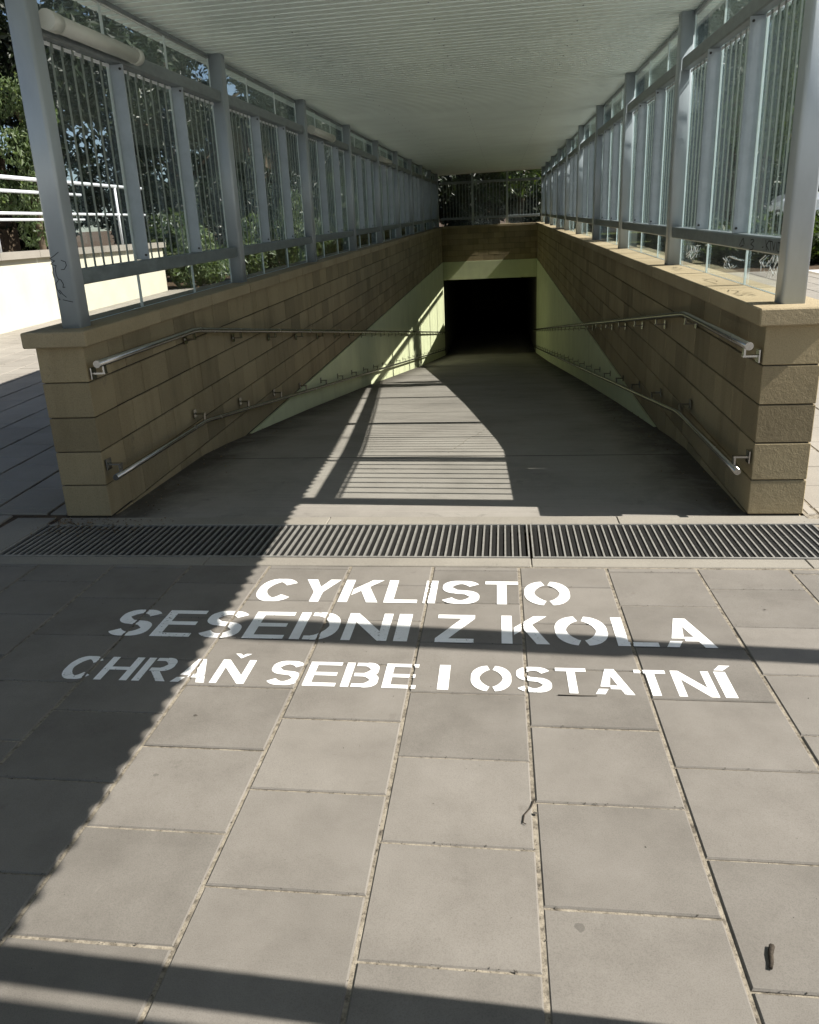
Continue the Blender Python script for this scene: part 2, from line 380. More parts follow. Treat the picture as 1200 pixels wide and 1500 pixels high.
mb = MB(); mb.quad((6.52, -1.3, -.012), (32, -1.3, -.012), (32, 4.0, -.012), (6.52, 4.0, -.012)); mb.quad((6.52, 4.0, -.012), (32, 4.0, -.012), (32, 18.6, gz(18.6) - .012), (6.52, 18.6, gz(18.6) - .012)); struct('bounce_plaza', mb, M['bounce_ground'])

# channel kerbs ------------------------------------------------------------------
sk = lambda x, y: -.0
mb = MB()
YG0, YG1 = 3.585, 4.065         # grate opening
def strip(x0, x1, y0, y1, z1, bev=.004): mb.box(x0, x1, y0, y1, -.05, z1, None, bev)
for a, b in ((-2.95, -1.5), (-1.497, .13), (.133, 1.4), (1.403, 2.6)):
    strip(a, b, 3.468, YG0 - .012, rnd.uniform(.000, .0025))
struct('channel_kerb', mb, M['concrete'])
mb = MB()
for a, b in ((-2.66, -1.0), (-.997, .62), (.623, 2.6)):
    mb.box(a, b, YG1 + .008, 4.20, -.05, rnd.uniform(.001, .003), None, .004)
struct('channel_kerb', mb, M['concrete'])
mb = MB(); mb.box(-2.95, -2.70, YG0 - .01, 4.2, -.05, .002, None, .004); struct('channel_kerb', mb, M['concrete'])
mb = MB(); mb.quad((-2.7, 3.55, -.075), (2.6, 3.55, -.075), (2.6, 4.1, -.075), (-2.7, 4.1, -.075)); struct('channel_bed', mb, M['soil'])

def grate(x0, x1, label):
    g = thing('drain_grate', label, 'drain grate', (0, 0, 0), 'drain grates across the ramp head')
    mb = MB()
    mb.box(x0, x1, YG0 - .008, YG0 + .006, -.03, .003); mb.box(x0, x1, YG1 - .006, YG1 + .004, -.03, .003)
    mb.box(x0, x0 + .008, YG0 + .006, YG1 - .006, -.03, .003); mb.box(x1 - .008, x1, YG0 + .006, YG1 - .006, -.03, .003)
    mb.build('frame', M['grate'], g)
    mb = MB(); n = int((x1 - x0) / .0375); st = (x1 - x0 - .016) / n
    for k in range(1, n):
        x = x0 + .008 + st * k
        mb.box(x - .0043, x + .0043, YG0 + .008, YG1 - .008, -.028, .001 + rnd.uniform(-.0008, .0008))
    mb.build('bearing_bars', M['grate'], g)
    mb = MB()
    for j in range(0, n):
        xa = x0 + .008 + st * j + .0048
        mb.box(xa, xa + .0235, YG0 + .009, YG1 - .009, -.026, -.020)
        for k in range(int((YG1 - YG0) / .0125)):
            y = YG0 + .014 + .0125 * k
            if y < YG1 - .012: mb.box(xa + .006, xa + .0205, y - .0036, y + .0036, -.0198, -.003)
    mb.build('tread_mesh', M['tread'], g)
    return g
grate(-2.69, .128, 'long steel drain grate left of the seam, partly in roof shade')
grate(.142, 2.59, 'fully sunlit steel drain grate right of the seam by the right wall')

# ------------------------------------------------------------------ ramp floor and tunnel
mb = MB()
ys = sorted(set([y for y, _ in RAMP] + [4.02 + .6 * k for k in range(90)] + [5.6]))
ys = [y for y in ys if 4.2 <= y <= 60] 
ys = [4.2] + [y for y in ys if y > 4.21]
for a, b in zip(ys, ys[1:]):
    mb.quad((XL - .05, a, rz(a)), (XR + .05, a, rz(a)), (XR + .05, b, rz(b)), (XL - .05, b, rz(b)))
for f in mb.bm.faces: f.smooth = False
struct('ramp', mb, M['ramp'])
mb = MB()   # a formed joint and a crack in the ramp floor
mb.ribbon([(XL + .02, 5.60, rz(5.6) + .0008), (XR - .02, 5.57, rz(5.57) + .0008)], .009, (0, 0, 1), .0006)
cr = []
for k in range(15):
    t = k / 14; x = -.41 + .36 * t + rnd.uniform(-.012, .012); y = 5.70 + 1.75 * t
    cr.append((x, y, rz(y) + .0012))
mb2 = MB(); mb2.ribbon(cr, .011, (0, 0, 1), .0008)
tag(mb.build('floor_joint', M['mortar']), kind='structure'); tag(mb2.build('floor_crack', M['concrete']), kind='structure')

tn = thing('underpass_tunnel', 'dark underpass tunnel opening below the pale green lintel', 'tunnel', (-.5, YE, -2.7))
TY = YE + .30
def loc(o, t): o.matrix_parent_inverse = t.matrix_world.inverted()
bpy.context.view_layer.update()
mb = MB()
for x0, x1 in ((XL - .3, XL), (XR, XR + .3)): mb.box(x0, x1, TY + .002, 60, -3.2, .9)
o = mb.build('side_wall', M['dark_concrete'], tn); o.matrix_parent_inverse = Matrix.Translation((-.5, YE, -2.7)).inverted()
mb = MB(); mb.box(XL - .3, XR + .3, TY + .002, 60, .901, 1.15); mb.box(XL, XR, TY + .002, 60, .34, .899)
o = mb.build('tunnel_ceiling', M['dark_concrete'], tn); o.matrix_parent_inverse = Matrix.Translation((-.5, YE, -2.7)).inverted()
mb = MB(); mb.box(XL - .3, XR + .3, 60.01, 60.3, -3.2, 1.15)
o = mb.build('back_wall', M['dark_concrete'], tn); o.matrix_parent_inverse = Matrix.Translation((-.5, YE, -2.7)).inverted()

# ------------------------------------------------------------------ retaining walls
CR = .2037
def courses(mb, y0, y1, xin, sgn, k0, k1):
    """split-faced blocks on the face at xin; sgn = direction out of the face"""
    for r in range(k0, k1):
        zt = CAPB - CR * r; zb = zt - CR
        yy = y0 + (0 if r % 2 else -.2)
        while yy < y1:
            a, b = max(yy, y0), min(yy + .4, y1)
            if b - a > .02:
                g = .003
                d = rnd.uniform(0, .003)
                xa, xb = sorted((xin - sgn * .09, xin + sgn * (-.001 + d - .002)))
                mb.box(xa, xb, a + g, b - g, zb + .004, zt - .004, lambda x, y: up(y), .0035, .0006)
            yy += .4
def wall(side):
    w = thing('retaining_wall', ('left' if side < 0 else 'right') + (' block retaining wall, in shade, topped by the brown coping' if side < 0 else ' block retaining wall with sunlit coping and lit near end'), 'retaining wall', (0, 0, 0), 'walls beside the ramp')
    xin = XL if side < 0 else XR
    xo = xin + side * TH                      # outer face
    a, b = sorted((xin + side * .012, xo - side * .012))
    mb = MB(); mb.box(a, b, Y0 + .012, YE + .3, -3.4, CAPB - .003, lambda x, y: up(y)); mb.build('core', M['mortar'], w)
    mb = MB()
    courses(mb, Y0 + .285, YE - .001, xin, -side, 0, 6)
    for r in range(5):                         # near end: one block per course, its face square to the ramp
        zt = CAPB - CR * r; zb = zt - CR
        d = rnd.uniform(-.002, .002)
        x0_, x1_ = sorted((xin, xo))
        mb.box(x0_ + rnd.uniform(-.001, .001), x1_, Y0 + d, Y0 + .2832, zb + .0028 + (.01 if r == 4 else 0), zt - .0028, lambda x, y: up(y), .004)
    x0_, x1_ = sorted((xin, xo))
    mb.box(x0_, x1_, Y0 + .004, Y0 + .2832, -.30, CAPB - CR * 5 - .003, lambda x, y: up(y), .003)
    # outer face
    for r in range(0, 6):
        zt = CAPB - CR * r; yy = Y0 + .285 + (0 if r % 2 else -.2)
        while yy < 20:
            xa, xb = sorted((xo - side * .05, xo + side * rnd.uniform(-.001, .002)))
            mb.box(xa, xb, max(yy, Y0 + .285) + .002, yy + .398, zt - CR + .0028, zt - .0028, lambda x, y: up(y), .0028); yy += .4
    mb.build('block_facing', M['block'], w)
    # coping slabs
    mb = MB(); y = Y0 - .048; first = True
    while y < YE + .3:
        L = 1.0 if not first else 1.02
        x0_, x1_ = sorted((xin - side * .05, xo + side * .05))
        g = .003
        mb.box(x0_, x1_, y + (0 if first else g), min(y + L, YE + .33) - g, CAPB, CAPT + rnd.uniform(-.002, .002), lambda x, yy: up(yy), .007, .0015)
        y += L; first = False
    cp = mb.build('coping', M['coping'], w)
    # plaster below the block courses
    mb = MB(); n = 40; zb0 = CAPB - CR * 6 - .012
    xs = sorted((xin + side * .05, xin - side * .010))
    ya = 6.9
    for k in range(n):
        a = ya + (YE - ya) * k / n; b = ya + (YE - ya) * (k + 1) / n
        za, zb_ = max(zb0 + up(a), rz(a)) , max(zb0 + up(b), rz(b))
        xf = xin - side * .010
        mb.quad((xf, a, rz(a) - .05), (xf, b, rz(b) - .05), (xf, b, zb_), (xf, a, za))
        mb.quad((xf, a, za), (xf, b, zb_), (xin + side * .03, b, zb_), (xin + side * .03, a, za))
    bmesh.ops.remove_doubles(mb.bm, verts=mb.bm.verts, dist=.0005)
    mb.build('plaster_panel', M['green'], w)
    return w
wl = wall(-1); wr = wall(1)

we = thing('end_wall', 'dark block end wall over the tunnel with a pale green lintel band', 'wall', (0, 0, 0))
mb = MB(); zt = CAPB + up(YE)
mb.box(XL + .001, XR - .001, YE + .02, YE + .298, .345, zt - .002); mb.build('core', M['mortar'], we)
mb = MB()
for r in range(6):
    z1 = zt - CR * r; xx = XL + (0 if r % 2 else -.2)
    while xx < XR:
        a, b = max(xx, XL + .002), min(xx + .4, XR - .002)
        if b - a > .02: mb.box(a + .002, b - .002, YE - .001 + rnd.uniform(0, .003), YE + .1, z1 - CR + .003, z1 - .003, None, .003)
        xx += .4
mb.build('block_facing', M['block'], we)
mb = MB(); mb.box(XL + .012, XR - .012, YE - .012, YE + .3, .34, zt - CR * 6 - .004, None, .002); mb.build('lintel', M['green'], we)
mb = MB(); x = XL + .051
while x < XR - .06:
    b = min(x + 1.0, XR - .051); mb.box(x + .003, b - .003, YE - .05, YE + .32, CAPB + up(YE), CAPT + up(YE), None, .007); x = b
mb.build('coping', M['coping'], we)

# ------------------------------------------------------------------ posts
def make_post(x, y, label):
    t = thing('support_post', label, 'post', (x, y, CAPT + up(y)), 'posts of the canopy')
    mb = MB(); h = zc(x, y) - (CAPT + up(y))
    mb.rbox(0, 0, .122, .125, -.012, h + .002, .02, 5, None, lambda X, Y: .0113 * X + .0435 * Y); mb.build('shaft', M['post'], t)
    return t
ordn = ['nearest', 'second', 'third', 'fourth', 'fifth', 'sixth', 'seventh', 'eighth', 'ninth', 'farthest']
posts = {}
for side, px in ((-1, PXL), (1, PXR)):
    sd = 'left' if side < 0 else 'right'
    proto = None
    for k in range(10):
        y = PY0 + BAY * k
        extra = {(-1, 0): 'big grey post with a black scribble at the left wall end', (1, 0): 'big grey post with a sunlit edge on the right wall end'}.get((side, k))
        lab = extra or f'grey canopy post on the {sd} coping, {ordn[k]} in its row'
        if proto is None: proto = make_post(px, y, lab); t = proto; posts[side] = t
        elif k == 1:
            proto2 = make_post(px, y, lab); t = proto2
        else:
            t = copy_tree(proto2); t.location = (px, y, CAPT + up(y)); t['label'] = lab
# posts before the wall ends, standing on the paving
for px, lab in ((PXR, 'tall grey canopy post standing on the paving at right'), (PXL, 'tall grey canopy post standing on the paving at left')):
    t = thing('support_post', lab, 'post', (px, 1.05, 0), 'posts of the canopy')
    mb = MB(); mb.rbox(0, 0, .122, .09, -.01, zc(px, 1.05), .02, 5, None, lambda X, Y: .0435 * Y); mb.build('shaft', M['post'], t)

POSTS = [[(-2.497,1.523),(-2.531,1.502),(-2.555,1.49),(-2.528,1.478),(-2.555,1.462),(-2.524,1.452),(-2.532,1.437),(-2.533,1.406),(-2.528,1.384),(-2.51,1.375),(-2.5,1.352),(-2.506,1.335),(-2.493,1.336)],[(-2.489,1.479),(-2.466,1.471),(-2.463,1.452),(-2.479,1.431),(-2.499,1.43)],[(-2.543,1.442),(-2.552,1.416),(-2.549,1.389)],[(-2.524,1.377),(-2.546,1.354),(-2.544,1.327),(-2.525,1.3)],[(-2.53,1.322),(-2.515,1.299),(-2.496,1.281)],[(-2.543,1.285),(-2.536,1.269),(-2.545,1.269)],[(-2.519,1.268),(-2.462,1.254)]]
t = posts[-1]; mb = MB(); ox = .048
for s in POSTS: mb.ribbon([(x - PXL + ox, -.0626, z - (CAPT + up(PY0))) for x, z in s], .0035, (0, -1, 0))
o = mb.build('graffiti', M['black'], t); o['label'] = 'thin black marker scribble'

# ------------------------------------------------------------------ glass screens
UB0, UB1, LB0, LB1 = 1.50, 1.59, .225, .312      # rails above the coping
def make_screen(side, label):
    """one bay between two posts; origin on the coping at the first post's far face"""
    y0 = PY0; px = PXL if side < 0 else PXR
    t = thing('glass_screen', label, 'glass screen', (px, y0, CAPT + up(y0)), 'glazed bays between the posts')
    f = lambda x, y: S * y
    a, b = .0635, BAY - .0635
    for nm, z0, z1 in (('top_rail', UB0, UB1), ('bottom_rail', LB0, LB1)):
        mb = MB(); mb.box(-.036, .036, a, b, z0, z1, f, .008); mb.build(nm, M['galv'], t)
    for k in (1, 2):
        y = k * 1.0; mb = MB(); x0, x1 = sorted((side * .0395, -side * .050))
        mb.box(x0, x1, y - .006, y + .006, LB1 + .002, UB0 - .002, f, .002); mu = mb.build('mullion', M['fin'], t)
        for zz in (LB1 + .03, UB0 - .03):
            mb = MB(); mb.tube([(-side * .032, y - .014, zz + S * y), (-side * .032, y - .0055, zz + S * y)], .008, 8)
            mb.build('bolt', M['dark_metal'], mu)
    gx = side * .046
    for k in range(3):
        ya = k + (.008 if k else .0); yb = k + 1 - (.008 if k < 2 else 0)
        if k == 0: ya = .072
        if k == 2: yb = 2.928
        mb = MB(); x0, x1 = sorted((gx, gx + side * .009))
        zt = lambda x, y: S * y
        zt2 = zc(px, y0) - (CAPT + up(y0)) - .035
        mb.box(x0, x1, ya, yb, .004, zt2, f); g = mb.build('glass_pane', M['glass'], t)
        mb = MB()
        x0, x1 = sorted((gx - side * .001, gx + side * .010))
        mb.box(x0, x1, yb + .0005, yb + .006, .004, zt2, f); mb.box(x0, x1, ya - .006, ya - .0005, .004, zt2, f)
        mb.box(x0, x1, ya, yb, .0005, .0035, f)
        xt = sorted((gx - side * .0014, gx - side * .0026)); mb.box(xt[0], xt[1], yb - .030, yb - .002, .006, zt2 - .004, f)
        mb.build('glass_edge', M['seal'], g)
        mb = MB(); n = 7; x0, x1 = sorted((gx - side * .0012, gx - side * .0042))
        lo = k + (.07 if k == 0 else .01); hi = k + 1 - (.07 if k == 2 else .01)
        for q in range(1, n + 1):
            yq = lo + (hi - lo) * q / (n + 1)
            mb.box(x0, x1, yq - .0105, yq + .0105, LB1 - .03, UB0 + .03, f)
        for q in range(1, n + 1):
            yq = lo + (hi - lo) * q / (n + 1); xa, xb = sorted((gx - side * .0105, gx - side * .0142))
            mb.box(xa, xb, yq - .0105, yq + .0105, UB0 - .05, UB0 - .001, f)
        mb.build('vertical_strips', M['strip'], g)
        mb = MB(); x0, x1 = sorted((gx - side * .0104, gx - side * .0066))
        mb.box(x0, x1, lo, hi, UB0 - .02, UB0 - .0006, f); mb.build('light_dashes', M['white_metal'], g)  # added white strip standing in for bright dashes of light under the rail
    return t
bays = ['nearest', 'second', 'third', 'fourth', 'fifth', 'sixth', 'seventh', 'eighth', 'farthest']
scr = {}
for side in (-1, 1):
    sd = 'left' if side < 0 else 'right'
    first = make_screen(side, '')
    for k in range(9):
        if k == 0: t = first
        elif k == 1: second = make_screen(side, ''); t = second; 
        else: t = copy_tree(second)
        y = PY0 + BAY * k
        t.location = (PXL if side < 0 else PXR, y, CAPT + up(y))
        t['label'] = f'{bays[k]} glazed bay with vertical strips on the {sd} coping' if (side, k) != (1, 0) else 'glazed bay with scribbled lower panes on the right coping, nearest'
        scr[side, k] = t
BEAMG = [[(5.238,1.419),(5.188,1.451),(5.166,1.46),(5.138,1.427)],[(5.211,1.414),(5.152,1.418)],[(5.014,1.449),(4.968,1.452),(4.949,1.443),(5.006,1.426),(4.947,1.412),(4.965,1.396),(5.02,1.394)],[(4.786,1.407),(4.77,1.41)],[(4.734,1.445),(4.71,1.393)],[(4.719,1.419),(4.683,1.44)],[(4.719,1.419),(4.676,1.395)],[(4.676,1.44),(4.628,1.437)],[(4.653,1.439),(4.638,1.393)],[(4.621,1.437),(4.587,1.393),(4.576,1.434)],[(4.545,1.389),(4.547,1.434)],[(4.527,1.432),(4.518,1.385),(4.486,1.385),(4.494,1.429),(4.527,1.432)],[(4.465,1.385),(4.471,1.429),(4.445,1.421),(4.464,1.407),(4.44,1.396),(4.465,1.385)]]
GLG = [[(4.985,1.352),(5.089,1.321),(5.053,1.303),(5.045,1.257)],[(5.042,1.317),(5.003,1.29),(4.946,1.3),(4.917,1.323)],[(4.907,1.314),(4.849,1.355),(4.843,1.315),(4.821,1.355)],[(4.923,1.228),(4.885,1.292),(4.813,1.245),(4.815,1.293),(4.77,1.325)],[(4.812,1.24),(4.759,1.29),(4.744,1.247),(4.721,1.278)],[(4.807,1.311),(4.778,1.351),(4.753,1.316),(4.745,1.351)],[(5.91,1.328),(5.842,1.312),(5.87,1.269),(5.804,1.259)],[(5.798,1.334),(5.749,1.34),(5.608,1.325),(5.466,1.317)],[(5.849,1.301),(5.804,1.323),(5.821,1.28)],[(5.754,1.292),(5.705,1.267),(5.633,1.284)],
 [(7.04,1.414),(7.059,1.342),(6.905,1.378),(6.987,1.316)],[(6.916,1.413),(6.857,1.352),(6.795,1.404),(6.789,1.326)],[(6.775,1.404),(6.723,1.361),(6.661,1.403),(6.693,1.327)],[(7.053,1.324),(6.937,1.352),(6.883,1.308),(6.74,1.352)]]
t = scr[1, 0]; z0 = CAPT + up(PY0)
br = [c for c in t.children if c.name.startswith('bottom_rail')][0]
mb = MB()
for s in BEAMG: mb.ribbon([(-.0365, y - PY0, z - z0 - .022) for y, z in s], .006, (-1, 0, 0))
mb.build('graffiti', M['black'], br)
gp = [c for c in t.children if c.name.startswith('glass_pane')]
mb = MB(); mb.box(.0402, .0432, 1.012, 1.095, LB1 - .02, UB0 + .02, lambda x, y: S * y); o = mb.build('shadow_band', M['strip'], gp[1]); o['label'] = 'added band that casts the wide shadow bar'  # added to widen the mullion's shadow on the ramp
for part, gpi in ((GLG[:6], 0), (GLG[6:10], 0), (GLG[10:], 2)):
    mb = MB()
    for q in part: mb.ribbon([(.0452, y - PY0, min(z, 1.36 + S * (y - 5)) - z0 - .015) for y, z in q], .007, (-1, 0, 0))
    mb.build('scrawl', M['white_marker'], gp[gpi])

# end screen over the tunnel
t = thing('glass_screen', 'dim glazed screen across the far end above the tunnel wall', 'glass screen', (0, YE + .14, CAPT + up(YE)), 'glazed bays between the posts')
mb = MB(); zt2 = zc(0, YE) - (CAPT + up(YE)) - .03
for nm, z0, z1 in (('top_rail', UB0, UB1), ('bottom_rail', LB0, LB1)):
    mb = MB(); mb.box(PXL + .07, PXR - .07, -.036, .036, z0, z1, None, .008); mb.build(nm, M['galv'], t)
for x in (-1.14, .17):
    mb = MB(); mb.rbox(x, -.1, .08, .08, 0, zt2, .01); mb.build('upright', M['post'], t)
for a, b in ((PXL + .07, -1.16), (-1.12, .15), (.19, PXR - .07)):
    mb = MB(); mb.box(a, b, .066, .075, .004, zt2); g = mb.build('glass_pane', M['glass'], t)
    mb = MB(); n = 9
    for q in range(1, n + 1):
        x = a + (b - a) * q / (n + 1); mb.box(x - .0115, x + .0115, .061, .064, LB1, UB0)
    mb.build('vertical_strips', M['strip'], g)

# ------------------------------------------------------------------ roof
rf = thing('canopy_roof', 'pale grey-green ribbed metal canopy roof running over the ramp', 'canopy roof', (0, 0, 0))
mb = MB(); prof = []
y = -1.2; pitch = .128
while y < YE + 1.0:
    prof += [(y, 0), (y + .090, 0), (y + .096, .036), (y + .122, .036)]; y += pitch
thk = .012
def zr(x, y, d): return zc(x, y) + d
xs = [EAL + .04, EAR - .04]
prev = None
for y_, d in prof:
    row = [mb.bm.verts.new((x, y_, zr(x, y_, d))) for x in xs] + [mb.bm.verts.new((x, y_, zr(x, y_, d + thk))) for x in xs]
    if prev:
        mb.bm.faces.new((prev[0], row[0], row[1], prev[1])); mb.bm.faces.new((prev[2], prev[3], row[3], row[2]))
        mb.bm.faces.new((prev[0], prev[2], row[2], row[0])); mb.bm.faces.new((prev[1], row[1], row[3], prev[3]))
    prev = row
mb.build('ribbed_lining', M['ceiling'], rf)
mb = MB(); prev = None; n = int((YE + 2.2) / .0095)
for k in range(n):
    y_ = -1.2 + .0095 * k; d = .061 + .011 * math.cos(2 * PI * y_ / .09)
    row = [mb.bm.verts.new((x, y_, zc(x, y_) + d + e)) for e in (0, .006) for x in (EAL - .06, EAR + .06)]
    if prev:
        for i, j in ((0, 1), (3, 2), (2, 0), (1, 3)): mb.bm.faces.new((prev[i], prev[j], row[j], row[i]))
    prev = row
mb.build('corrugated_roofing', M['galv'], rf)
mb = MB()
for x in (-1.62, -.51, .60):
    for k in range(64):
        y = .1 + .512 * k; mb.tube([(x, y + .03, zc(x, y) - .003), (x, y + .03, zc(x, y) + .001)], .006, 6)
tag(mb.build('fixing_screws', M['galv'], rf), kind='stuff')
for nm, x in (('edge_trim', PXL - .055), ('edge_trim', PXR + .055)):
    mb = MB(); mb.box(x - .02, x + .02, 4.2, YE + .5, -.03, -.003, lambda X, Y: zc(X, Y), .003); mb.build(nm, M['galv'], rf)

# ------------------------------------------------------------------ tube lamps
def lamp(k, y0, L, label):
    t = thing('tube_lamp', label, 'lamp', (PXL + .095, y0, CAPT + up(y0) + 1.555), 'tube lamps on the left top rail')
    mb = MB(); mb.tube([(0, 0, 0), (0, L, S * L)], .045, 20); mb.build('tube_cover', M['lamp_body'], t)
    for a, b in ((-.045, .06), (L - .02, L + .05)):
        mb = MB(); mb.tube([(0, a, S * a), (0, b, S * b)], .050, 20); mb.build('end_cap', M['lamp_body'], t)
    for yy in (.3, L - .3):
        mb = MB(); mb.box(-.06, -.04, yy - .03, yy + .03, -.03 + S * yy, .03 + S * yy); mb.build('bracket', M['galv'], t)
lamp(0, 4.46, 1.0, 'white tube lamp on the rail beside the nearest left post')
lamp(2, 10.5, 1.22, 'small white tube lamp under the ceiling, third left bay')
lamp(4, 16.5, 1.22, 'small white tube lamp under the ceiling, fifth left bay')

# ------------------------------------------------------------------ handrails
def rail(side, low):
    sd = 'left' if side < 0 else 'right'
    xin = XL if side < 0 else XR
    x = xin - side * .085
    zz = (.262, .285) if low else (.92, .965)
    r = .0175 if low else .0212
    lab = f"{'lower' if low else 'upper'} stainless handrail on the {sd} wall" + (' close above the ramp floor' if low else ' below the coping')
    t = thing('handrail', lab, 'handrail', (0, 0, 0), 'handrails on the ramp walls')
    zf = lambda y: zz[0] + (zz[1] - zz[0]) * (y - 4.15) / 1.5 if y < 5.65 else zz[1] - .1 * (y - 5.65)
    pts = [(x, y, zf(y)) for y in (4.16, 5.0, 5.5)] + [(x, 5.6, zf(5.6)), (x, 5.7, zf(5.7) ), (x, 5.85, zf(5.85))] + [(x, y, zf(y)) for y in range(7, 34, 2)]
    mb = MB(); mb.tube(pts, r, 14); mb.build('tube', M['steel'], t)
    y = 4.24; k = 0; d = 1 if low else -1
    mbp = {}
    while y < 32.8:
        z = zf(y); mb = MB()
        s = -side; w = xin
        e = .062
        mb.box(min(w + s * .0115, w + s * .018), max(w + s * .0115, w + s * .018), y - .028, y + .028, z + d * e - .033, z + d * e + .033)     # plate
        a, b = sorted((w + s * .0182, w + s * .093)); mb.box(a, b, y - .016, y + .016, z + d * e - .005, z + d * e + .005)
        a, b = sorted((z + d * (r - .003), z + d * (e - .0052))); mb.box(x - .005, x + .005, y - .016, y + .016, a, b)
        mb.build('bracket', M['steel'], t)
        y += 1.38 if k == 0 else 1.05; k += 1
for side in (-1, 1):
    for low in (False, True): rail(side, low)

# ------------------------------------------------------------------ painted words
def arc(cx, cy, rx, ry, a0, a1, n=18):
    return [(cx + rx * math.cos(math.radians(a0 + (a1 - a0) * k / n)), cy + ry * math.sin(math.radians(a0 + (a1 - a0) * k / n))) for k in range(n + 1)]
def band(pts, w, w2=None):
    """stroke of a polyline -> list of quads"""
    out = []; L = []; R = []
    for i, p in enumerate(pts):
        a, b = pts[max(i - 1, 0)], pts[min(i + 1, len(pts) - 1)]
        dx, dy = b[0] - a[0], b[1] - a[1]; l = math.hypot(dx, dy); nx, ny = -dy / l, dx / l
        ww = w if w2 is None else w * abs(nx) + w2 * abs(ny)
        L.append((p[0] + nx * ww / 2, p[1] + ny * ww / 2)); R.append((p[0] - nx * ww / 2, p[1] - ny * ww / 2))
    for i in range(len(pts) - 1): out.append([L[i], L[i + 1], R[i + 1], R[i]])
    return out
def rect(x0, x1, y0, y1): return [[(x0, y0), (x1, y0), (x1, y1), (x0, y1)]]
T, H = .175, .135        # stem and bar thickness in cap heights
def glyph(c, w):
    t, h = T, H
    if c == 'C': return band(arc(w / 2, .5, w / 2 - t / 2, .5 - h / 2, 38, 322, 26), t, h)
    if c == 'O':
        a = band(arc(w / 2, .5, w / 2 - t / 2, .5 - h / 2, 100, 260, 20), t, h)
        return a + band(arc(w / 2, .5, w / 2 - t / 2, .5 - h / 2, 80, -80, 20), t, h)
    if c == 'S':
        ry = (1 - h) / 4; rx = w / 2 - t * .47
        p = arc(w / 2, .5 + ry, rx, ry, 22, 250, 18) + arc(w / 2, .5 - ry, rx, ry, 70, -158, 18)
        return band(p, t * .93, h)
    if c == 'I': return rect(0, w, 0, 1)
    if c == 'Í': return rect(0, w, 0, 1) + [[(w * .1, 1.06), (w * .9, 1.06), (w * 1.7, 1.26), (w * .75, 1.26)]]
    if c == 'L': return rect(0, t, 0, 1) + rect(t, w, 0, h)
    if c == 'T': return rect(0, w, 1 - h, 1) + rect(w / 2 - t / 2, w / 2 + t / 2, 0, 1 - h)
    if c == 'E': return rect(0, t, 0, 1) + rect(t, w, 0, h) + rect(t, w * .94, .5 - h / 2, .5 + h / 2) + rect(t, w, 1 - h, 1)
    if c == 'Z': return rect(0, w, 0, h) + rect(0, w, 1 - h, 1) + [[(0, h), (t * 1.25, h), (w, 1 - h), (w - t * 1.25, 1 - h)]]
    if c == 'N' or c == 'Ň':
        o = rect(0, t * .9, 0, 1) + rect(w - t * .9, w, 0, 1) + [[(t * .9, 1), (t * .9, .66), (w - t * .9, 0), (w - t * .9, .34)]]
        if c == 'Ň': o += [[(w * .25, 1.28), (w * .42, 1.28), (w * .5, 1.20), (w * .5, 1.07)], [(w * .5, 1.07), (w * .5, 1.20), (w * .58, 1.28), (w * .75, 1.28)]]
        return o
    if c == 'H': return rect(0, t, 0, 1) + rect(w - t, w, 0, 1) + rect(t, w - t, .5 - h / 2, .5 + h / 2)
    if c == 'K': return rect(0, t, 0, 1) + [[(t + .03, .30), (t + .03, .56), (w - t * 1.25, 1), (w, 1)], [(t + .16, .58), (t + .32, .70), (w, 0), (w - t * 1.2, 0)]]
    if c == 'Y': return rect(w / 2 - t / 2, w / 2 + t / 2, 0, .42) + [[(0, 1), (t * 1.2, 1), (w / 2 + t / 2, .42), (w / 2 - t / 2, .42)], [(w, 1), (w - t * 1.2, 1), (w / 2 - t / 2, .42), (w / 2 + t / 2, .42)]]
    if c == 'A':
        k = t * 1.08
        return [[(w, 0), (w - k, 0), (w / 2 - k / 2, 1), (w / 2 + k / 2, 1)], [(0, 0), (k, 0), (k + .085, .20), (.085, .20)],
                [(.125, .29), (.125 + k, .29), (w / 2 + k * .1, .93), (w / 2 - k / 2, 1)], [(w * .42, .20), (w * .80, .20), (w * .75, .345), (w * .42, .345)]]
    if c == 'D':
        return rect(0, t, 0, 1) + rect(t + .05, w * .45, 1 - h, 1) + rect(t + .05, w * .45, 0, h) + band(arc(w * .45, .5, w * .55 - t / 2, .5 - h / 2, 90, -90, 18), t, h)
    if c in 'RB':
        o = rect(0, t, 0, 1)
        r = (1 + h) / 4 - h / 2; cy = 1 - h / 2 - r
        xr = w * .58
        o += rect(t + .05, xr, 1 - h, 1) + rect(t + .05, xr, cy - r - h / 2, cy - r + h / 2) + band(arc(xr, cy, w * .95 - xr - t / 2, r, 90, -90, 14), t, h)
        if c == 'B':
            cy = h / 2 + r; o += rect(t + .05, xr, 0, h) + band(arc(xr, cy, w - xr - t / 2, r, 90, -90, 14), t, h)
        else: o += [[(w * .36, .42), (w * .36 + t * 1.15, .42), (w, 0), (w - t * 1.2, 0)]]
        return o
ADV = dict(C=.72, Y=.67, K=.72, L=.61, I=.28, S=.67, T=.61, O=.78, E=.67, D=.72, N=.72, Z=.61, A=.72, H=.72, R=.72, B=.72); ADV.update({'Ň': .72, 'Í': .28, ' ': .28})
